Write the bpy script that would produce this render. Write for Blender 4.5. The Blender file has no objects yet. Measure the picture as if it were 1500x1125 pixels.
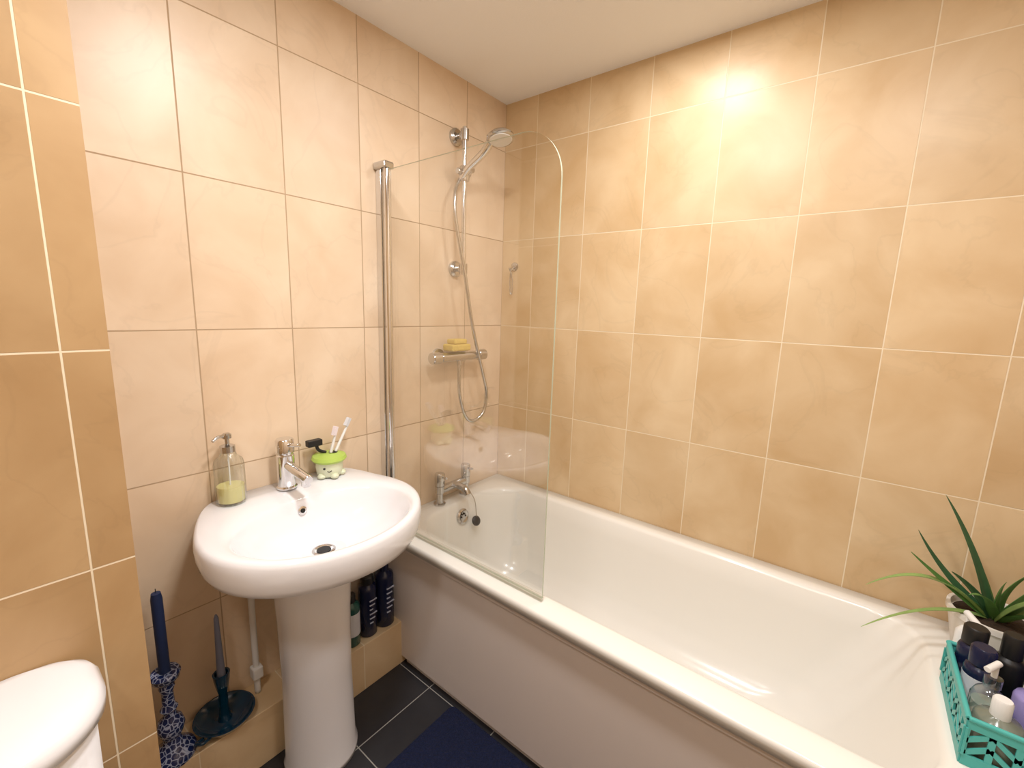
import bpy, math, random
from mathutils import Vector, Matrix
random.seed(4)
scene=bpy.context.scene
W=.2572; Z1=1.3324; H=2.335
# ---------------------------------------------------------------- materials
def srgb(r,g,b):
    f=lambda c:(c/255/12.92) if c/255<=.04045 else ((c/255+.055)/1.055)**2.4
    return (f(r),f(g),f(b),1)
def mat(name,col,rough=.4,metal=0,trans=0,ior=1.45,coat=0,emit=0,noise=0,nscale=20,bump=0,sss=0):
    m=bpy.data.materials.new(name); m.use_nodes=True
    nt=m.node_tree; b=nt.nodes['Principled BSDF']
    b.inputs['Base Color'].default_value=col
    b.inputs['Roughness'].default_value=rough
    b.inputs['Metallic'].default_value=metal
    b.inputs['Transmission Weight'].default_value=trans
    b.inputs['IOR'].default_value=ior
    b.inputs['Coat Weight'].default_value=coat
    if emit:
        b.inputs['Emission Color'].default_value=col
        b.inputs['Emission Strength'].default_value=emit
    if noise or bump:
        tc=nt.nodes.new('ShaderNodeTexCoord'); n=nt.nodes.new('ShaderNodeTexNoise')
        n.inputs['Scale'].default_value=nscale; n.inputs['Detail'].default_value=4
        nt.links.new(tc.outputs['Object'],n.inputs['Vector'])
        if noise:
            mx=nt.nodes.new('ShaderNodeMix'); mx.data_type='RGBA'
            mx.inputs['A'].default_value=tuple(c*(1-noise) for c in col[:3])+(1,)
            mx.inputs['B'].default_value=tuple(min(1,c*(1+noise)) for c in col[:3])+(1,)
            nt.links.new(n.outputs['Fac'],mx.inputs['Factor'])
            nt.links.new(mx.outputs['Result'],b.inputs['Base Color'])
        if bump:
            bp=nt.nodes.new('ShaderNodeBump'); bp.inputs['Strength'].default_value=bump; bp.inputs['Distance'].default_value=.01
            nt.links.new(n.outputs['Fac'],bp.inputs['Height']); nt.links.new(bp.outputs['Normal'],b.inputs['Normal'])
    return m
def tilemat(name,uaxis,uoff,vaxis,voff,c1,c2,cm,w=W,h=.4,mort=.0019,rough=.36,var=.08):
    m=bpy.data.materials.new(name); m.use_nodes=True
    nt=m.node_tree; N=nt.nodes; Lk=nt.links; b=N['Principled BSDF']
    g=N.new('ShaderNodeNewGeometry'); sp=N.new('ShaderNodeSeparateXYZ'); Lk.new(g.outputs['Position'],sp.inputs[0])
    cb=N.new('ShaderNodeCombineXYZ')
    for ax,off,slot in((uaxis,uoff,0),(vaxis,voff,1)):
        a=N.new('ShaderNodeMath'); a.operation='ADD'; a.inputs[1].default_value=off
        Lk.new(sp.outputs[ax],a.inputs[0]); Lk.new(a.outputs[0],cb.inputs[slot])
    br=N.new('ShaderNodeTexBrick'); br.offset=0; br.squash=1
    br.inputs['Scale'].default_value=1; br.inputs['Brick Width'].default_value=w; br.inputs['Row Height'].default_value=h
    br.inputs['Mortar Size'].default_value=mort; br.inputs['Mortar Smooth'].default_value=.3
    br.inputs['Color1'].default_value=(0,0,0,1); br.inputs['Color2'].default_value=(1,1,1,1); br.inputs['Mortar'].default_value=(.5,.5,.5,1)
    Lk.new(cb.outputs[0],br.inputs['Vector'])
    ofs=N.new('ShaderNodeVectorMath'); ofs.operation='SCALE'; ofs.inputs['Scale'].default_value=7
    Lk.new(br.outputs['Color'],ofs.inputs[0])
    ad=N.new('ShaderNodeVectorMath'); ad.operation='ADD'
    Lk.new(g.outputs['Position'],ad.inputs[0]); Lk.new(ofs.outputs[0],ad.inputs[1])
    n1=N.new('ShaderNodeTexNoise'); n1.inputs['Scale'].default_value=4.5; n1.inputs['Detail'].default_value=7; n1.inputs['Roughness'].default_value=.5; n1.inputs['Distortion'].default_value=.45
    Lk.new(ad.outputs[0],n1.inputs['Vector'])
    rm=N.new('ShaderNodeMapRange'); rm.inputs['From Min'].default_value=.30; rm.inputs['From Max'].default_value=.70
    Lk.new(n1.outputs['Fac'],rm.inputs['Value'])
    mx=N.new('ShaderNodeMix'); mx.data_type='RGBA'; mx.inputs['A'].default_value=c1; mx.inputs['B'].default_value=c2
    Lk.new(rm.outputs[0],mx.inputs['Factor'])
    n3=N.new('ShaderNodeTexNoise'); n3.inputs['Scale'].default_value=3.2; n3.inputs['Detail'].default_value=5; n3.inputs['Distortion'].default_value=1.0
    Lk.new(ad.outputs[0],n3.inputs['Vector'])
    s1=N.new('ShaderNodeMath'); s1.operation='SUBTRACT'; s1.inputs[1].default_value=.5; Lk.new(n3.outputs['Fac'],s1.inputs[0])
    s2=N.new('ShaderNodeMath'); s2.operation='ABSOLUTE'; Lk.new(s1.outputs[0],s2.inputs[0])
    s3=N.new('ShaderNodeMapRange'); s3.inputs['From Max'].default_value=.016; s3.inputs['To Min'].default_value=.955; s3.inputs['To Max'].default_value=1; Lk.new(s2.outputs[0],s3.inputs['Value'])
    sx=N.new('ShaderNodeSeparateColor'); Lk.new(br.outputs['Color'],sx.inputs[0])
    mr=N.new('ShaderNodeMapRange'); mr.inputs['To Min'].default_value=1-var*.6; mr.inputs['To Max'].default_value=1+var*.4
    Lk.new(sx.outputs[0],mr.inputs['Value'])
    mm=N.new('ShaderNodeMath'); mm.operation='MULTIPLY'; Lk.new(mr.outputs[0],mm.inputs[0]); Lk.new(s3.outputs[0],mm.inputs[1])
    vm=N.new('ShaderNodeVectorMath'); vm.operation='SCALE'; Lk.new(mx.outputs['Result'],vm.inputs[0]); Lk.new(mm.outputs[0],vm.inputs['Scale'])
    m2=N.new('ShaderNodeMix'); m2.data_type='RGBA'; m2.inputs['B'].default_value=cm
    Lk.new(vm.outputs[0],m2.inputs['A']); Lk.new(br.outputs['Fac'],m2.inputs['Factor'])
    Lk.new(m2.outputs['Result'],b.inputs['Base Color'])
    r=N.new('ShaderNodeMapRange'); r.inputs['To Min'].default_value=rough; r.inputs['To Max'].default_value=.8
    Lk.new(br.outputs['Fac'],r.inputs['Value']); Lk.new(r.outputs[0],b.inputs['Roughness'])
    inv=N.new('ShaderNodeMath'); inv.operation='SUBTRACT'; inv.inputs[0].default_value=1; Lk.new(br.outputs['Fac'],inv.inputs[1])
    n2=N.new('ShaderNodeTexNoise'); n2.inputs['Scale'].default_value=9; n2.inputs['Detail'].default_value=2
    Lk.new(ad.outputs[0],n2.inputs['Vector'])
    ma=N.new('ShaderNodeMath'); ma.operation='MULTIPLY_ADD'; ma.inputs[1].default_value=.35; Lk.new(n2.outputs['Fac'],ma.inputs[0]); Lk.new(inv.outputs[0],ma.inputs[2])
    bp=N.new('ShaderNodeBump'); bp.inputs['Strength'].default_value=.6; bp.inputs['Distance'].default_value=.0015
    Lk.new(ma.outputs[0],bp.inputs['Height']); Lk.new(bp.outputs['Normal'],b.inputs['Normal'])
    return m
T1=srgb(204,173,130);T2=srgb(223,199,162);GR=srgb(234,218,190)
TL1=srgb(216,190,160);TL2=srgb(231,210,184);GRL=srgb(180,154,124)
TC_shade1=srgb(172,138,96);TC_shade2=srgb(192,160,118)  # same wall tile, darkened: the column's shade is put into its colour
vo=-Z1+.4*10
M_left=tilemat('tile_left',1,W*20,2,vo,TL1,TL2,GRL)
M_right=tilemat('tile_right',0,-.4356+W*20,2,vo,T1,T2,GR)
M_col_shaded=tilemat('tile_column_shaded',1,1.587+W*20,2,vo+.012,TC_shade1,TC_shade2,GR)
M_ledge=tilemat('tile_ledge',1,.12+W*20,2,.4*10,T1,T2,GR)
M_floor=tilemat('floor_tile',0,-.305+.3*20,1,.733+.3*20,srgb(36,36,40),srgb(50,50,54),srgb(150,148,142),w=.3,h=.3,mort=.002,rough=.35)
M_ceil=mat('ceiling_paint',srgb(244,244,245),.9,bump=.05,nscale=200)
M_white=mat('white_ceramic',srgb(236,236,240),.12,coat=.3)
M_tub=mat('bath_acrylic',srgb(236,234,228),.2,coat=.2)
M_panel=mat('bath_panel_acrylic',srgb(226,216,210),.3)
M_chrome=mat('chrome',(.76,.76,.77,1),.08,1)
M_chrome2=mat('brushed_chrome',(.58,.57,.56,1),.16,1)
M_black=mat('black_rubber',(.01,.01,.01,1),.4)
M_navy=mat('navy_plastic',srgb(20,27,58),.25)
M_navyc=mat('navy_wax',srgb(28,44,82),.5)
M_greyc=mat('grey_blue_wax',srgb(112,116,134),.5)
M_teal=mat('teal_glaze',srgb(10,50,74),.12,coat=.6,noise=.3,nscale=25)
M_whitepl=mat('white_plastic',srgb(228,228,226),.35)
M_cup=mat('pale_green_plastic',srgb(222,228,200),.35)
M_lime=mat('lime_plastic',srgb(176,204,96),.35)
M_yellow=mat('yellow_sponge',srgb(214,188,100),.8,bump=.4,nscale=120)
M_turq=mat('turquoise_plastic',srgb(78,176,170),.4)
M_purple=mat('purple_plastic',srgb(86,76,150),.3)
M_label=mat('white_label',srgb(215,218,225),.5)
M_green=mat('green_bottle',srgb(50,100,92),.12,trans=.3)
M_soil=mat('soil',srgb(60,45,32),.95,noise=.4,nscale=80,bump=.8)
def glassmat(name,tint,mul=1.0,base=.05):
    m=bpy.data.materials.new(name); m.use_nodes=True; nt=m.node_tree; N=nt.nodes; Lk=nt.links
    N.remove(N['Principled BSDF']); out=N['Material Output']
    tr=N.new('ShaderNodeBsdfTransparent'); tr.inputs[0].default_value=tint
    gl=N.new('ShaderNodeBsdfGlossy'); gl.inputs['Roughness'].default_value=0.0
    lw=N.new('ShaderNodeLayerWeight'); lw.inputs['Blend'].default_value=.5
    pw=N.new('ShaderNodeMath'); pw.operation='POWER'; pw.inputs[1].default_value=4; Lk.new(lw.outputs['Facing'],pw.inputs[0])
    ma=N.new('ShaderNodeMath'); ma.operation='MULTIPLY_ADD'; ma.inputs[1].default_value=.9*mul; ma.inputs[2].default_value=base*mul; Lk.new(pw.outputs[0],ma.inputs[0])
    mx=N.new('ShaderNodeMixShader'); Lk.new(ma.outputs[0],mx.inputs[0]); Lk.new(tr.outputs[0],mx.inputs[1]); Lk.new(gl.outputs[0],mx.inputs[2]); Lk.new(mx.outputs[0],out.inputs[0])
    return m
M_glass=glassmat('screen_glass',(.995,.998,.992,1),base=.11)
M_glassedge=mat('glass_edge',srgb(190,200,180),.1,coat=.5)
M_clear=glassmat('clear_plastic',(.93,.95,.94,1),mul=1.6)
M_soapliq=mat('pale_soap',srgb(222,214,150),.2)
# ---------------------------------------------------------------- helpers
def link(o): scene.collection.objects.link(o); return o
def mesh(name,verts,faces,m,smooth=True,sub=0,bev=0):
    me=bpy.data.meshes.new(name); me.from_pydata([tuple(v) for v in verts],[],faces); me.validate(); me.update()
    import bmesh
    bm=bmesh.new(); bm.from_mesh(me); bmesh.ops.remove_doubles(bm,verts=bm.verts,dist=1e-6); bmesh.ops.recalc_face_normals(bm,faces=bm.faces); bm.to_mesh(me); bm.free()
    o=link(bpy.data.objects.new(name,me)); me.materials.append(m)
    if smooth:
        for p in me.polygons: p.use_smooth=True
    if bev:
        b=o.modifiers.new('b','BEVEL'); b.width=bev; b.segments=3; b.limit_method='ANGLE'
    if sub:
        s=o.modifiers.new('s','SUBSURF'); s.levels=sub; s.render_levels=sub
    return o
def box(name,lo,hi,m,bev=0):
    x0,y0,z0=lo;x1,y1,z1=hi
    v=[(x0,y0,z0),(x1,y0,z0),(x1,y1,z0),(x0,y1,z0),(x0,y0,z1),(x1,y0,z1),(x1,y1,z1),(x0,y1,z1)]
    f=[(0,3,2,1),(4,5,6,7),(0,1,5,4),(1,2,6,5),(2,3,7,6),(3,0,4,7)]
    return mesh(name,v,f,m,smooth=False,bev=bev)
def loft(name,rings,m,cap0=True,cap1=True,smooth=True,sub=0,closed=False):
    n=len(rings[0]); v=[p for r in rings for p in r]; f=[]
    R=len(rings)
    for i in range(R-1 if not closed else R):
        a=i*n; b=((i+1)%R)*n
        for j in range(n):
            k=(j+1)%n; f.append((a+j,a+k,b+k,b+j))
    if cap0 and not closed: f.append(tuple(range(n))[::-1])
    if cap1 and not closed: f.append(tuple(range((R-1)*n,R*n)))
    return mesh(name,v,f,m,smooth=smooth,sub=sub)
def lathe(name,prof,org,m,axis=(0,0,1),n=40,smooth=True):
    q=Vector((0,0,1)).rotation_difference(Vector(axis).normalized()); org=Vector(org)
    rings=[[org+q@Vector((max(r,1e-5)*math.cos(2*math.pi*i/n),max(r,1e-5)*math.sin(2*math.pi*i/n),z)) for i in range(n)] for r,z in prof]
    o=loft(name,rings,m,smooth=smooth)
    e=o.modifiers.new('e','EDGE_SPLIT'); e.split_angle=math.radians(40)
    return o
def rod(name,a,b,r,m,n=24,bev=0):
    a=Vector(a);b=Vector(b);L=(b-a).length; bv=bev or r*.15
    return lathe(name,[(0,0),(r-bv,0),(r,bv),(r,L-bv),(r-bv,L),(0,L)],a,m,axis=(b-a),n=n)
def crom(pts,per=10):
    P=[Vector(p) for p in pts]; P=[2*P[0]-P[1]]+P+[2*P[-1]-P[-2]]; out=[]
    for i in range(1,len(P)-2):
        for k in range(per):
            t=k/per; a,b,c,d=P[i-1:i+3]
            out.append(.5*((2*b)+(-a+c)*t+(2*a-5*b+4*c-d)*t*t+(-a+3*b-3*c+d)*t**3))
    out.append(P[-2]); return out
def tube(name,pts,r,m,n=12,per=10,ra=None):
    P=crom(pts,per); rings=[]; t0=(P[1]-P[0]).normalized()
    u=t0.orthogonal().normalized(); pt=t0
    for i,p in enumerate(P):
        t=(P[min(i+1,len(P)-1)]-P[max(i-1,0)]).normalized()
        u=(pt.rotation_difference(t)@u).normalized(); pt=t; w=t.cross(u)
        s=i/(len(P)-1); rr=r if ra is None else ra(s)*r
        rings.append([p+rr*(math.cos(2*math.pi*j/n)*u+math.sin(2*math.pi*j/n)*w) for j in range(n)])
    return loft(name,rings,m)
def rrect(x0,x1,y0,y1,r,z,n=10):
    if not isinstance(r,(tuple,list)): r=(r,)*4
    out=[]
    for (cx,cy,a0,rr) in((x1-r[0],y1-r[0],0,r[0]),(x0+r[1],y1-r[1],90,r[1]),(x0+r[2],y0+r[2],180,r[2]),(x1-r[3],y0+r[3],270,r[3])):
        for i in range(n+1):
            a=math.radians(a0+90*i/n); out.append(Vector((cx+rr*math.cos(a),cy+rr*math.sin(a),z)))
    return out
def group(name,loc,parts):
    e=link(bpy.data.objects.new(name,None)); e.empty_display_size=.05; e.location=loc
    for p in parts:
        p.parent=e; p.matrix_parent_inverse=Matrix.Translation(-Vector(loc))
    return e
# ---------------------------------------------------------------- room
XE=1.94; YB=-2.75
box('wall_left',(-.1,YB,0),(0,0,H),M_left)
box('wall_right',(-.1,0,0),(XE+.1,.1,H),M_right)
box('wall_end',(XE,YB,0),(XE+.1,0,H),M_left)
box('wall_back',(-.1,YB-.1,0),(XE+.1,YB,H),M_right)
box('floor',(-.1,YB-.1,-.08),(XE+.1,.1,0),M_floor)
box('ceiling',(-.1,YB-.1,H),(XE+.1,.1,H+.08),M_ceil)
col=box('wall_column',(0,YB,0),(.36,-1.525,H),M_col_shaded)
box('trim_ledge',(0,-1.524,0),(.13,-.705,.185),M_ledge,bev=.002)
# ---------------------------------------------------------------- bath
parts=[]
x1=XE-.002
zt=.56
def inner(dx0,dx1,dy,z,r0=.17,r1=.12):
    return rrect(.10+dx0,1.648-dx1,-.665+dy,-.075-dy,(r1,r0,r0,r1),z)
rings=[rrect(.002,x1,-.735,-.002,.004,zt-.034),rrect(.002,x1,-.75,-.002,.006,zt-.034),rrect(.002,x1,-.752,-.002,.008,zt-.010),
 rrect(.003,x1,-.749,-.003,.01,zt-.003),rrect(.006,x1,-.744,-.004,.012,zt),
 inner(-.012,-.012,-.012,zt),inner(-.004,-.004,-.004,zt-.002),inner(.004,.004,.004,zt-.012),
 inner(.018,.03,.012,zt-.08),inner(.035,.09,.025,zt-.2),inner(.055,.15,.045,zt-.3),inner(.085,.21,.07,zt-.36),inner(.14,.29,.12,zt-.395),inner(.25,.4,.19,zt-.405,.1,.08)]
tub=loft('tub_shell',rings,M_tub,cap0=False)
parts.append(tub)
parts.append(box('side_panel',(.005,-.725,.03),(x1,-.705,zt-.03),M_panel,bev=.004))
parts.append(box('plinth',(.14,-.708,0.0),(x1,-.695,.04),M_panel))
parts.append(box('panel_lip',(.005,-.736,zt-.060),(x1,-.72,zt-.033),M_panel,bev=.004))
yc=-.375
parts.append(lathe('overflow_plate',[(0,0),(.034,0),(.034,.004),(.026,.009),(.02,.006),(.0,.006)],(.118,yc,.495),M_chrome2,axis=(1,0,.2)))
for i in range(6):
    a=i*math.pi/3; parts.append(lathe('overflow_hole_%d'%i,[(0,0),(.004,0),(.004,.001),(0,.001)],(.1245,yc+.012*math.cos(a),.4965+.012*math.sin(a)),M_black,axis=(1,0,.2),n=12))
parts.append(tube('plug_chain',[(.085,-.335,.60),(.105,-.315,.585),(.13,-.31,.55),(.145,-.315,.50),(.155,-.322,.475)],.0022,M_chrome2,n=6))
parts.append(lathe('plug',[(0,0),(.018,0),(.022,.004),(.022,.012),(.016,.018),(0,.02)],(.145,-.322,.462),M_black,axis=(.9,0,.4)))
parts.append(lathe('waste',[(0,0),(.034,0),(.034,.003),(.022,.004),(.02,.0),(0,.0)],(.42,yc,zt-.404),M_chrome))
group('bathtub',(.9,-.37,0),parts)
p=[]; zt2=zt+.0003
for y,n_ in((-.455,'a'),(-.295,'b')):
    p.append(lathe('leg_'+n_,[(0,0),(.026,0),(.026,.006),(.017,.01),(.015,.02),(.015,.05),(.02,.055),(.02,.085),(.0,.085)],(.055,y,zt2),M_chrome2))
    p.append(lathe('handle_'+n_,[(0,0),(.021,0),(.022,.003),(.022,.05),(.019,.055),(0,.056)],(.055,y,zt+.088),M_chrome2))
    p.append(rod('lever_'+n_,(.055,y,zt+.128),(.10,y,zt+.131),.005,M_chrome2))
p.append(rod('bridge',(.055,-.455,zt+.066),(.055,-.295,zt+.066),.018,M_chrome2))
p.append(tube('spout',[(.055,-.375,zt+.066),(.09,-.375,zt+.072),(.13,-.375,zt+.068),(.148,-.375,zt+.045)],.015,M_chrome2,n=20))
group('bath_tap',(.055,-.375,zt),p)
# ---------------------------------------------------------------- glass screen
def pane():
    y=-.70; t=.003; xa,xb,za,zb,r=.058,.768,.572,1.875,.13
    out=[(xa,za),(xb,za)]
    for i in range(17):
        a=math.radians(90*i/16); out.append((xb-r+r*math.cos(a),zb-r+r*math.sin(a)))
    out.append((xa,zb)); n=len(out)
    v=[(x,y-t,z) for x,z in out]+[(x,y+t,z) for x,z in out]
    f=[tuple(range(n)),tuple(range(n,2*n))[::-1]]+[(i,(i+1)%n,(i+1)%n+n,i+n) for i in range(n)]
    o=mesh('glass_pane',v,f,M_glass,smooth=False); o.data.materials.append(M_glassedge)
    for q in o.data.polygons:
        if len(q.vertices)==4: q.material_index=1
    return o
p=[pane()]
p.append(rod('pivot_pole',(.05,-.70,.562),(.05,-.70,1.885),.0125,M_chrome))
p.append(box('wall_channel',(.0,-.712,.565),(.03,-.688,1.88),M_chrome,bev=.003))
p.append(box('top_bracket',(.0,-.722,1.878),(.066,-.680,1.902),M_chrome2,bev=.006))
p.append(box('bottom_bracket',(.0,-.716,.562),(.066,-.684,.575),M_chrome2,bev=.003))
p.append(box('bottom_seal',(.06,-.705,.561),(.768,-.695,.574),M_clear))
group('shower_screen',(.05,-.70,.56),p)
# ---------------------------------------------------------------- shower
p=[]; ys=-.325; xs=.055
for z in(2.10,1.575):
    p.append(lathe('bracket_%d'%(z*10),[(0,0),(.034,0),(.034,.012),(.026,.02),(0,.02)],(0,ys,z),M_chrome2,axis=(1,0,0)))
    p.append(rod('arm_%d'%(z*10),(.01,ys,z),(xs+.012,ys,z),.012,M_chrome2))
    p.append(lathe('collar_%d'%(z*10),[(0,0),(.017,0),(.017,.04),(0,.04)],(xs,ys,z-.02),M_chrome2))
p.append(rod('rail',(xs,ys,1.55),(xs,ys,2.13),.0095,M_chrome))
p.append(lathe('slider',[(0,0),(.02,0),(.022,.01),(.022,.045),(.018,.055),(0,.055)],(xs,ys,1.925),M_chrome2))
p.append(rod('slider_knob',(xs,ys-.04,1.955),(xs,ys+.03,1.955),.012,M_chrome2))
p.append(rod('holder',(xs,ys,1.955),(xs+.045,ys,1.965),.016,M_chrome2))
hd=Vector((.235,ys,2.055)); ht=Vector((.06,ys-.012,1.95))
p.append(tube('handset_handle',[ht+Vector((-.01,-.0,-.02)),ht+Vector((.03,0,.015)),ht.lerp(hd,.6),hd+Vector((-.03,0,.008))],.0135,M_chrome,n=20,ra=lambda s:.9+.35*s))
p.append(lathe('handset_head',[(0,0),(.048,0),(.053,.004),(.053,.012),(.042,.022),(.018,.03),(0,.031)],hd+Vector((.01,0,-.012)),M_chrome2,axis=(-.22,.1,1)))
p.append(lathe('handset_face',[(0,-.002),(.042,-.002),(.044,.001),(0,.001)],hd+Vector((.01,0,-.012)),M_whitepl,axis=(-.22,.1,1)))
zb=1.205; xb=.058
p.append(rod('valve_body',(xb,-.455,zb),(xb,-.235,zb),.020,M_chrome2))
for a,b in((-.505,-.458),(-.232,-.185)): p.append(rod('valve_knob_%d'%(abs(a)*100),(xb,a,zb),(xb,b,zb),.0245,M_chrome2,bev=.004))
for y in(-.42,-.27):
    p.append(lathe('valve_rose_%d'%(abs(y)*100),[(0,0),(.034,0),(.032,.01),(.018,.014),(.016,.05),(0,.05)],(0,y,zb),M_chrome2,axis=(1,0,0)))
p.append(rod('outlet',(xb,-.345,zb-.04),(xb,-.345,zb),.011,M_chrome2))
p.append(tube('hose',[(xb,-.345,zb-.03),(xb,-.347,1.12),(xb+.002,-.34,1.02),(.062,-.305,.93),(.07,-.26,.905),(.078,-.205,.94),(.08,-.19,1.03),(.08,-.22,1.13),(.082,-.29,1.33),(.08,-.34,1.55),(.072,-.385,1.75),(.062,-.385,1.86),(.045,-.345,1.925),(.048,-.337,1.93)],.0075,M_chrome2,n=12,per=14))
group('shower_mixer',(0,ys,zb),p)
sp=box('sponge_body',(.025,-.415,zb+.026),(.09,-.305,zb+.055),M_yellow,bev=.008)
sp2=box('sponge_top',(.035,-.40,zb+.055),(.085,-.325,zb+.076),M_yellow,bev=.006)
group('sponge',(.06,-.355,zb+.02),[sp,sp2])
p=[lathe('hook_plate',[(0,0),(.02,0),(.02,.004),(.012,.008),(0,.008)],(.077,0,1.612),M_chrome2,axis=(0,-1,0)),
   tube('hook_arm',[(.077,-.006,1.612),(.077,-.02,1.60),(.077,-.03,1.59),(.077,-.04,1.602)],.005,M_chrome2,n=8),
   tube('hanging_loop',[(.077,-.03,1.588),(.07,-.026,1.55),(.072,-.024,1.49),(.082,-.024,1.49),(.084,-.026,1.55),(.077,-.03,1.588)],.003,M_chrome2,n=8)]
group('wall_hook',(.077,0,1.61),p)
# ---------------------------------------------------------------- basin
yb=-1.10
def outl(s,z,af=.268,ab=.255,bw=.296,cx=.255,back=0.002,n=128):
    out=[]
    for i in range(n):
        t=2*math.pi*i/n; c=math.cos(t); q=math.sin(t)
        if c>=0:
            x=cx+af*s*abs(c); y=bw*s*q
        else:
            e=.62; d=min(1,abs(c)**e); x=cx-ab*d; sg=(1 if q>=0 else -1)
            y=bw*s*sg*abs(q)**.28 if abs(q)>1e-6 else 0
            y*=1-.15*(3*d*d-2*d*d*d)
        x=max(x,back); out.append(Vector((x,yb+y,z)))
    return out
def ell(cx,a,b,z,n=128,ab=None):
    ab=ab or a
    return [Vector((cx+(a if math.cos(2*math.pi*i/n)>0 else ab)*math.cos(2*math.pi*i/n),yb+b*math.sin(2*math.pi*i/n),z)) for i in range(n)]
def mixr(A,B,t): return [a.lerp(b,t) for a,b in zip(A,B)]
under=ell(.22,.12,.115,.69)
rings=[ell(.22,.10,.10,.682),under,mixr(under,outl(.9,.712),.45),mixr(under,outl(.95,.726),.8),outl(.955,.742),outl(.985,.760),outl(1.0,.782),outl(1.005,.803),outl(1.0,.819),outl(.987,.829),outl(.96,.833)]
ic=.30
rings+=[mixr(outl(.95,.834),ell(ic,.20,.245,.833,ab=.175),.6),ell(ic,.203,.245,.831,ab=.165),ell(ic,.196,.237,.822,ab=.157),ell(ic,.186,.225,.795,ab=.15),ell(ic-.005,.165,.20,.76,ab=.138),ell(ic-.01,.13,.155,.732,ab=.115),ell(ic-.02,.08,.095,.714,ab=.08),ell(ic-.03,.03,.035,.707),ell(ic-.03,.02,.02,.706)]
for r in rings[7:13]:
    for v in r:
        k=max(0,min(1,(.14-v.x)/.12)); v.z+=.010*k
basin=loft('basin_bowl',rings,M_white,cap0=True)
p=[basin]
def pedr(z,a,b,xb_=.14):
    out=[]
    for i in range(64):
        t=2*math.pi*i/64; x=.218+a*math.cos(t)
        if math.cos(t)<0: x=.218-(.218-xb_)*abs(math.cos(t))**.6
        out.append(Vector((x,yb-.008+b*math.sin(t),z)))
    return out
p.append(loft('pedestal',[pedr(0,.108,.108),pedr(.015,.108,.108),pedr(.03,.102,.102),pedr(.3,.094,.098),pedr(.5,.095,.102),pedr(.62,.103,.108),pedr(.71,.112,.114)],M_white))
p.append(lathe('drain_ring',[(0,-.002),(.032,-.002),(.032,.003),(.026,.005),(.02,.002),(0,.002)],(ic-.03,yb,.709),M_chrome2))
p.append(lathe('drain_hole',[(0,0),(.019,0),(.019,.001),(0,.001)],(ic-.03,yb,.7115),M_black))
p.append(lathe('overflow_ring',[(0,0),(.013,0),(.013,.003),(.009,.004),(0,.004)],(.1515,yb,.794),M_chrome,axis=(1,0,.25)))
p.append(lathe('overflow_hole',[(0,0),(.007,0),(.007,.001),(0,.001)],(.156,yb,.795),M_black,axis=(1,0,.25),n=16))
p.append(tube('supply_pipe',[(.05,-1.22,.70),(.045,-1.22,.5),(.045,-1.22,.3),(.045,-1.22,.186)],.009,M_whitepl))
p.append(tube('supply_pipe_hot',[(.05,-1.0,.70),(.045,-1.0,.5),(.045,-1.0,.3),(.045,-1.0,.186)],.009,M_whitepl))
p.append(box('pipe_valve',(.03,-1.235,.24),(.062,-1.205,.28),M_whitepl,bev=.005))
group('pedestal_sink',(.235,yb,0),p)
zd=.8435; xf=.06
p=[lathe('tap_body',[(0,0),(.03,0),(.03,.004),(.0255,.008),(.0255,.105),(.0225,.108),(.0225,.112),(.0265,.115),(.0265,.152),(.023,.157),(0,.158)],(xf,yb,zd),M_chrome),
   rod('tap_spout',(xf,yb,zd+.078),(xf+.14,yb,zd+.06),.0145,M_chrome),
   rod('spout_nozzle',(xf+.128,yb,zd+.068),(xf+.124,yb,zd+.038),.0135,M_chrome),
   rod('tap_lever',(xf+.01,yb,zd+.138),(xf+.075,yb+.01,zd+.150),.006,M_chrome)]
group('sink_tap',(xf,yb,zd),p)
sx,sy=.045,-1.25; zs=.8435
p=[]
n=64
def rib(r,z): return [Vector((sx+(r+.0012*math.cos(16*2*math.pi*i/n))*math.cos(2*math.pi*i/n),sy+(r+.0012*math.cos(16*2*math.pi*i/n))*math.sin(2*math.pi*i/n),z)) for i in range(n)]
p.append(loft('bottle_glass',[rib(.036,zs),rib(.038,zs+.004),rib(.037,zs+.11),rib(.034,zs+.125),rib(.020,zs+.138),rib(.017,zs+.15)],M_clear))
p.append(lathe('soap_liquid',[(0,0),(.034,0),(.034,.045),(0,.045)],(sx,sy,zs+.004),M_soapliq))
p.append(lathe('pump_collar',[(0,0),(.019,0),(.019,.018),(.01,.022),(.006,.024),(.006,.05),(0,.05)],(sx,sy,zs+.148),M_chrome2))
p.append(lathe('pump_head',[(0,0),(.012,0),(.012,.01),(.008,.014),(0,.014)],(sx,sy,zs+.188),M_chrome2))
p.append(tube('pump_nozzle',[(sx,sy,zs+.196),(sx+.01,sy-.025,zs+.197),(sx+.014,sy-.04,zs+.189)],.0042,M_chrome2,n=10))
p.append(tube('dip_tube',[(sx,sy,zs+.01),(sx,sy,zs+.15)],.002,M_whitepl,n=8))
group('soap_dispenser',(sx,sy,zs),p)
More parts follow.
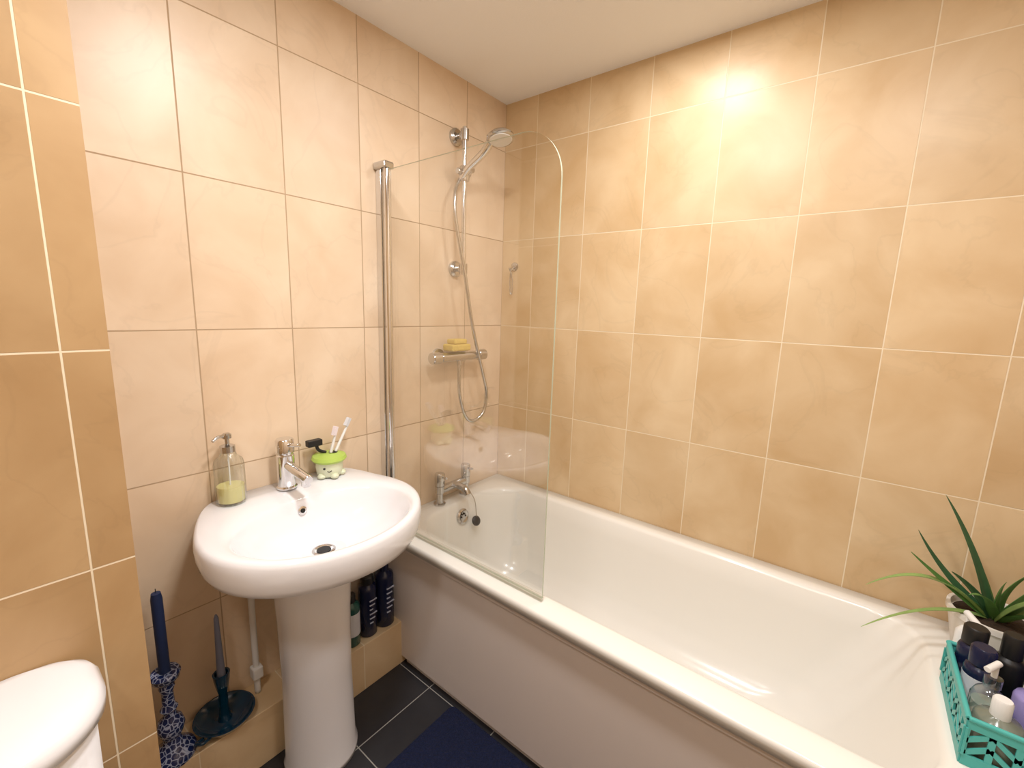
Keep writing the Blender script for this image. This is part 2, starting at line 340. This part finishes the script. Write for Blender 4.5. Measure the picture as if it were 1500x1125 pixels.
# toothbrush cup
cx,cy=.055,-.955
p=[lathe('cup',[(0,0),(.034,0),(.04,.006),(.043,.03),(.042,.056),(0,.056)],(cx,cy,zs),M_cup),
   lathe('cup_lid',[(0,0),(.05,0),(.056,.008),(.052,.018),(.03,.026),(0,.026)],(cx,cy,zs+.05),M_lime),
   lathe('cup_lid_hole',[(0,0),(.014,0),(.014,.001),(0,.001)],(cx+.006,cy+.012,zs+.0765),M_black,n=20)]
for dy in(-.013,.013): p.append(lathe('eye_%d'%(dy*1000+50),[(0,0),(.004,0),(.003,.002),(0,.002)],(cx+.0345,cy+dy-.024,zs+.036),M_black,axis=(.85,-.5,0),n=12))
p.append(tube('mouth',[(cx+.037,cy-.028,zs+.026),(cx+.038,cy-.022,zs+.022),(cx+.041,cy-.015,zs+.026)],.0012,M_black,n=6))
for i in range(3):
    a=-1.2+i*1.1; p.append(lathe('foot_%d'%i,[(0,0),(.012,0),(.014,.006),(.009,.014),(0,.016)],(cx+.038*math.cos(a),cy+.038*math.sin(a),zs),M_cup,n=20))
group('toothbrush_holder',(cx,cy,zs),p)
def brush(name,a,b,col):
    a=Vector(a);b=Vector(b); d=(b-a).normalized()
    hnd=tube('handle',[a,a.lerp(b,.5),a.lerp(b,.8),b],.0048,M_whitepl,n=10,ra=lambda s:1.1-.4*s)
    up=Vector((.3,-.9,.3)).normalized()
    up=(up-up.dot(d)*d).normalized(); w=d.cross(up)
    v=[b+d*dx+w*wx+up*z for dx in(-.014,.016) for wx in(-.006,.006) for z in(0,.013)]
    f=[(0,1,3,2),(4,6,7,5),(0,4,5,1),(2,3,7,6),(0,2,6,4),(1,5,7,3)]
    return group(name,a,[hnd,mesh('bristles',v,f,col,smooth=False)])
brush('toothbrush',(cx+.010,cy+.018,zs+.0775),(cx+.0,cy+.075,zs+.165),M_label)
brush('toothbrush',(cx+.012,cy+.0,zs+.0775),(cx+.012,cy+.022,zs+.148),mat('bristle_pink',srgb(235,225,230),.6))
rz=[tube('razor_handle',[(cx-.005,cy-.008,zs+.077),(cx-.012,cy-.03,zs+.09),(cx-.014,cy-.036,zs+.115)],.0055,M_black,n=10)]
rz.append(box('razor_head',(cx-.027,cy-.066,zs+.105),(cx-.003,cy-.018,zs+.126),M_black,bev=.003))
group('razor',(cx-.005,cy-.008,zs+.077),rz)
# ---------------------------------------------------------------- ledge things
zl=.1855
def bottle(name,x,y,z,r,h,m,cap=None,caph=.03,capr=.4,label=None,neck=.8,marks=None):
    pr=[(0,0),(r*.92,0),(r,r*.1),(r,h*neck),(r*.9,h*(neck+.05)),(r*.45,h*(neck+.1)),(r*.4,h*(neck+.12)),(0,h*(neck+.12))]
    P=[lathe('body',pr,(x,y,z),m)]
    c0=h*(neck+.1)
    P.append(lathe('cap',[(0,0),(r*capr,0),(r*capr,caph*.9),(r*capr*.85,caph),(0,caph)],(x,y,z+c0),cap or m))
    if label: P.append(lathe('label',[(r*1.008,h*.2),(r*1.012,h*.2),(r*1.012,h*.62),(r*1.008,h*.62)],(x,y,z),label))
    if marks:
        for k in range(6):
            P.append(box('label_mark_%d'%k,(x+r*.93,y-r*.35,z+h*.25+k*h*.08),(x+r*1.03,y-r*.35+r*(.4+.25*((k*7)%3)),z+h*.25+k*h*.08+h*.02),marks))
    return group(name,(x,y,z),P)
def pump(P,x,y,z,m,s=1,dirv=(-1,0)):
    P.append(lathe('pump_stem',[(0,0),(.005*s,0),(.005*s,.025*s),(0,.025*s)],(x,y,z),m,n=16))
    P.append(rod('pump_spout',(x-dirv[0]*.01*s,y-dirv[1]*.01*s,z+.028*s),(x+dirv[0]*.035*s,y+dirv[1]*.035*s,z+.026*s),.006*s,m))
M_navlab=mat('navy_label',srgb(190,196,215),.5)
bottle('shampoo_bottle',.082,-.768,zl,.036,.245,M_navy,cap=M_navy,caph=.03,capr=.5,neck=.82,marks=M_navlab)
bottle('shampoo_bottle',.082,-.842,zl,.033,.225,M_navy,cap=M_black,caph=.03,capr=.7,neck=.82,marks=M_navlab)
bottle('mouthwash_bottle',.085,-.912,zl,.03,.21,M_green,cap=M_black,caph=.03,capr=.55,label=M_label,neck=.7)
bottle('talc_bottle',.026,-.80,zl,.022,.26,M_whitepl,cap=M_whitepl,caph=.03,capr=.5,neck=.78)
mbw=bpy.data.materials.new('blue_white_pattern'); mbw.use_nodes=True
nt=mbw.node_tree; b=nt.nodes['Principled BSDF']; v=nt.nodes.new('ShaderNodeTexVoronoi'); v.feature='DISTANCE_TO_EDGE'; v.inputs['Scale'].default_value=80
g=nt.nodes.new('ShaderNodeNewGeometry'); nt.links.new(g.outputs['Position'],v.inputs['Vector'])
rp=nt.nodes.new('ShaderNodeValToRGB'); rp.color_ramp.elements[0].position=.03; rp.color_ramp.elements[0].color=srgb(165,176,205); rp.color_ramp.elements[1].position=.10; rp.color_ramp.elements[1].color=srgb(24,40,88)
nt.links.new(v.outputs['Distance'],rp.inputs[0]); nt.links.new(rp.outputs[0],b.inputs['Base Color']); b.inputs['Roughness'].default_value=.12
cx1,cy1=.085,-1.45
p=[lathe('stick',[(0,0),(.05,0),(.052,.008),(.048,.02),(.034,.032),(.022,.045),(.018,.06),(.026,.075),(.031,.095),(.026,.115),(.016,.125),(.014,.14),(.02,.15),(.014,.16),(.013,.2),(.018,.215),(.016,.225),(.03,.24),(.034,.255),(.03,.262),(.016,.262),(0,.255)],(cx1,cy1,zl),mbw)]
group('patterned_candlestick',(cx1,cy1,zl),p)
group('candle',(cx1,cy1,zl+.258),[lathe('wax',[(0,0),(.0125,0),(.0125,.21),(.010,.226),(0,.228)],(cx1,cy1,zl+.262),M_navyc),rod('wick',(cx1,cy1,zl+.488),(cx1,cy1,zl+.5),.001,M_black,n=6)])
cx2,cy2=.082,-1.325
p=[lathe('dish',[(0,0),(.045,0),(.066,.014),(.078,.032),(.074,.032),(.06,.016),(.03,.01),(.018,.014),(.014,.03),(.012,.06),(.011,.10),(.016,.12),(.02,.145),(.022,.165),(.017,.165),(.012,.15),(0,.15)],(cx2,cy2,zl),M_teal),
   tube('finger_loop',[(cx2+.05,cy2-.055,zl+.025),(cx2+.062,cy2-.075,zl+.035),(cx2+.045,cy2-.085,zl+.03),(cx2+.035,cy2-.066,zl+.022)],.005,M_teal)]
group('chamberstick',(cx2,cy2,zl),p)
group('candle',(cx2,cy2,zl+.152),[lathe('wax',[(0,0),(.011,0),(.0085,.1),(.006,.19),(.003,.2),(0,.2)],(cx2,cy2,zl+.152),M_greyc)])
# ---------------------------------------------------------------- toilet
p=[]; dz=-.034
def lid(dx,z,r=.12): return rrect(.362,.575+dx,-2.02-dx,-1.605+dx,(r,.05,.05,r),z+dz,n=14)
p.append(loft('cistern',[lid(-.02,.42,.09),lid(-.015,.5,.09),lid(-.012,.765,.10)],M_white))
p.append(loft('cistern_lid',[lid(-.004,.765),lid(.003,.770),lid(.004,.79),lid(-.004,.803),lid(-.018,.809,.11),lid(-.05,.813,.09)],M_white))
p.append(lathe('flush_button',[(0,0),(.024,0),(.024,.004),(.018,.006),(0,.006)],(.46,-1.81,.813+dz),M_chrome))
def te(cx,a,b,z): return [Vector((cx+a*math.cos(2*math.pi*i/48),-1.81+b*math.sin(2*math.pi*i/48),z)) for i in range(48)]
p.append(loft('bowl',[te(.66,.16,.11,0),te(.66,.15,.10,.1),te(.70,.18,.13,.25),te(.74,.24,.175,.37),te(.74,.25,.18,.40)],M_white))
p.append(box('bowl_back',(.362,-1.91,0),(.62,-1.71,.42),M_white,bev=.02))
p.append(loft('seat_lid',[te(.745,.245,.185,.40),te(.745,.255,.19,.405),te(.745,.255,.19,.425),te(.745,.235,.17,.437)],M_whitepl))
group('toilet',(.6,-1.81,0),p)
# ---------------------------------------------------------------- bath mat
rings=[rrect(.43,1.1,-1.5,-.735,.02,z) for z in(.001,.01)]+[rrect(.435,1.095,-1.495,-.74,.02,.014)]
mt=mat('navy_pile',srgb(14,26,62),.95,noise=.5,nscale=160,bump=1)
loft('bath_mat',rings,mt)
# ---------------------------------------------------------------- plant
px,py_,pz=1.775,-.105,zt+.0005
pot=lathe('pot',[(0,0),(.066,0),(.07,.004),(.088,.096),(.092,.099),(.092,.113),(.084,.113),(.08,.096),(0,.096)],(px,py_,pz),mat('pot_white',srgb(232,226,218),.3))
soil=lathe('soil',[(0,0),(.079,0),(.06,.006),(0,.01)],(px,py_,pz+.096),M_soil)
mal=mat('aloe_green',srgb(82,126,62),.45,noise=.35,nscale=30); mal2=mat('aloe_light',srgb(134,160,92),.45,noise=.25,nscale=30); mal3=mat('aloe_dark',srgb(52,90,58),.4,noise=.3,nscale=30)
p=[pot,soil]
base=Vector((px,py_,pz+.103))
def leaf(i,tip,ctrl,w,m):
    a=base+Vector((tip[0]*.06,tip[1]*.06,0)); c=base+Vector(ctrl); b=base+Vector(tip); rings=[]
    K=18; w*=1.2
    for k in range(K+1):
        t=k/K; P=(1-t)**2*a+2*t*(1-t)*c+t*t*b; d=(2*(1-t)*(c-a)+2*t*(b-c)).normalized()
        # upright leaves turn their broad face outwards
        s=d.cross(Vector((.45,-.6,.35)).normalized()) if tip[2]>.1 else d.cross(Vector((0,0,1)))
        s.normalize(); u=s.cross(d)
        ww=w*(1-t)**.75*(1 if t>.08 else .9)+.0006; th=ww*.42
        rings.append([P+s*ww+u*ww*.25,P+s*ww*.5-u*th*.6,P-u*th,P-s*ww*.5-u*th*.6,P-s*ww+u*ww*.25,P-s*ww*.45+u*th*.15,P,P+s*ww*.45+u*th*.15])
    return loft('leaf_%d'%i,rings,m,sub=1)
LV=[((-.135,-.0,.30),(-.05,.0,.16),.015,mal3),((-.27,-.11,.03),(-.14,-.05,.15),.014,mal2),((-.19,-.08,.15),(-.11,-.04,.07),.011,mal),
((-.175,-.01,.19),(-.11,-.0,.07),.013,mal3),((.11,-.12,.23),(.03,-.05,.09),.017,mal),((.13,.02,.20),(.05,.01,.10),.015,mal),
((.03,-.16,.15),(.01,-.08,.10),.016,mal2),((.10,-.17,.07),(.06,-.09,.12),.016,mal),((-.06,.06,.16),(-.02,.03,.08),.013,mal),((-.27,-.20,-.045),(-.14,-.10,.05),.009,mal2),
((.03,-.06,.17),(-.01,-.02,.09),.015,mal),((-.08,-.13,.10),(-.03,-.07,.10),.015,mal),((-.11,-.09,.13),(-.05,-.04,.08),.015,mal3),((.14,-.06,.14),(.07,-.03,.10),.016,mal2),((-.02,-.11,.15),(-.02,-.05,.09),.014,mal)]
for i,(t,c_,w,m) in enumerate(LV): p.append(leaf(i,t,c_,w,m))
group('potted_aloe',(px,py_,pz),p)
# ---------------------------------------------------------------- basket
bx0,bx1,by0,by1=1.668,1.915,-.56,-.30; bz=zt+.0005; bh=.10
p=[box('base',(bx0+.008,by0+.008,bz),(bx1-.008,by1-.008,bz+.006),M_turq,bev=.002)]
def strut(a,b,w,nrm):
    a=Vector(a);b=Vector(b); d=(b-a).normalized(); s=d.cross(nrm).normalized()*w; t=Vector(nrm)*.002
    v=[a+s-t,a-s-t,b-s-t,b+s-t,a+s+t,a-s+t,b-s+t,b+s+t]
    return mesh('lattice',v,[(0,3,2,1),(4,5,6,7),(0,1,5,4),(1,2,6,5),(2,3,7,6),(3,0,4,7)],M_turq,smooth=False)
for (A,B) in(((bx0,by0),(bx0,by1)),((bx0,by1),(bx1,by1)),((bx1,by1),(bx1,by0)),((bx1,by0),(bx0,by0))):
    A=Vector((*A,0));B=Vector((*B,0)); d=(B-A).normalized(); nrm=Vector((-d.y,d.x,0)); Ln=(B-A).length
    lo=bz+.024; hi=bz+bh-.020
    for z0,z1 in((bz,lo),(hi,bz+bh)):
        t=nrm*.0025
        v=[A-t+Vector((0,0,z0)),B-t+Vector((0,0,z0)),B-t+Vector((0,0,z1)),A-t+Vector((0,0,z1)),A+t+Vector((0,0,z0)),B+t+Vector((0,0,z0)),B+t+Vector((0,0,z1)),A+t+Vector((0,0,z1))]
        p.append(mesh('band',v,[(0,3,2,1),(4,5,6,7),(0,1,5,4),(1,2,6,5),(2,3,7,6),(3,0,4,7)],M_turq,smooth=False))
    n=int(Ln/.034)
    md=(lo+hi)/2
    for k in range(n+1):
        q=A+d*(Ln*k/n); p.append(strut(q+Vector((0,0,lo-.002)),q+Vector((0,0,hi+.002)),.005,nrm))
        if k<n:
            q2=A+d*(Ln*(k+1)/n)
            for (za,zb_) in((lo,md),(md,hi)): p.append(strut((q+Vector((0,0,za))) if k%2 else (q+Vector((0,0,zb_))),(q2+Vector((0,0,zb_))) if k%2 else (q2+Vector((0,0,za))),.0045,nrm))
    p.append(rod('rim',A+Vector((0,0,bz+bh)),B+Vector((0,0,bz+bh)),.005,M_turq,n=10))
group('storage_basket',((bx0+bx1)/2,(by0+by1)/2,bz),p)
zc=bz+.0065
bottle('toiletry_bottle',1.70,-.335,zc,.025,.155,M_navy,cap=M_black,caph=.04,capr=.85,label=None,neck=.75)
bottle('toiletry_bottle',1.705,-.393,zc,.026,.15,M_navy,cap=M_navy,caph=.04,capr=.8,label=M_label,neck=.7)
bottle('toiletry_bottle',1.757,-.338,zc,.026,.15,M_black,cap=M_black,caph=.05,capr=.7,neck=.78)
bottle('lotion_bottle',1.835,-.37,zc,.048,.20,M_purple,cap=M_purple,caph=.02,capr=.5,neck=.82,marks=M_label)
P=[lathe('body',[(0,0),(.026,0),(.028,.004),(.028,.085),(.022,.10),(.012,.108),(.012,.115),(0,.115)],(1.712,-.453,zc),M_clear),
   lathe('gel',[(0,0),(.025,0),(.025,.07),(0,.07)],(1.712,-.453,zc+.003),mat('clear_gel',srgb(150,160,150),.15)),
   lathe('pump_collar',[(0,0),(.014,0),(.014,.02),(0,.02)],(1.712,-.453,zc+.115),M_clear)]
pump(P,1.712,-.453,zc+.135,M_whitepl,1.0,(-.5,-.8)); group('pump_bottle',(1.712,-.453,zc),P)
bottle('toiletry_bottle',1.715,-.519,zc,.035,.115,mat('grey_gel',srgb(120,125,112),.15),cap=M_whitepl,caph=.038,capr=.42,neck=.74)
bottle('toiletry_bottle',1.776,-.44,zc,.031,.14,mat('lilac',srgb(150,140,195),.3),cap=M_chrome2,caph=.03,capr=.5,neck=.76)
bottle('toiletry_bottle',1.81,-.515,zc,.035,.17,M_navy,cap=M_whitepl,caph=.03,capr=.5,label=M_label,neck=.78)
g=[lathe('body',[(0,0),(.017,0),(.019,.004),(.019,.12),(.012,.13),(0,.13)],(1.70,-.262,bz),M_whitepl)]
pump(g,1.70,-.262,bz+.13,M_whitepl,1.2,(.3,-1)); group('pump_bottle',(1.70,-.262,bz),g)
# ---------------------------------------------------------------- lights
M_lamp=mat('lamp_glow',(1,.98,.95,1),.5,emit=12)
def down(x,y,power,size=.2):
    r=lathe('bezel',[(.03,-.001),(.043,-.001),(.046,-.006),(.042,-.010),(.031,-.006),(.03,-.001)],(x,y,H),M_chrome)
    l=lathe('bulb',[(0,-.0015),(.03,-.0015),(.03,-.004),(0,-.004)],(x,y,H),M_lamp)
    group('ceiling_downlight_or_fill',(x,y,H),[r,l])
    L=bpy.data.lights.new('downlight_or_fill','AREA'); L.shape='DISK'; L.size=size; L.energy=power; L.color=(1,.985,.975)
    o=link(bpy.data.objects.new('downlight_or_fill_lamp',L)); o.location=(x,y,H-.012)
down(.89,-.38,4.5); down(.90,-1.12,13.5); down(1.50,-1.12,8); down(1.15,-2.1,7.5)  # last two are unseen fill lamps, added to soften the overall light
w=bpy.data.worlds.new('w'); scene.world=w; w.use_nodes=True; w.node_tree.nodes['Background'].inputs[0].default_value=(.6,.6,.6,1); w.node_tree.nodes['Background'].inputs[1].default_value=.3
# ---------------------------------------------------------------- camera
cam=bpy.data.cameras.new('camera'); co=link(bpy.data.objects.new('camera',cam)); scene.camera=co
cam.sensor_width=36; cam.lens=644.06/1500*36; cam.clip_start=.02
Rt=Vector((.78412,.61985,.03054)); Fw=Vector((-.60724,.77647,-.16842)); Rt.normalize(); Up=Rt.cross(Fw).normalized(); Fw=Up.cross(Rt)
M=Matrix((Rt,Up,-Fw)).transposed().to_4x4(); M.translation=Vector((1.408,-1.6963,1.4146)); co.matrix_world=M
scene.view_settings.view_transform='Standard'; scene.view_settings.look='None'; scene.view_settings.exposure=.12
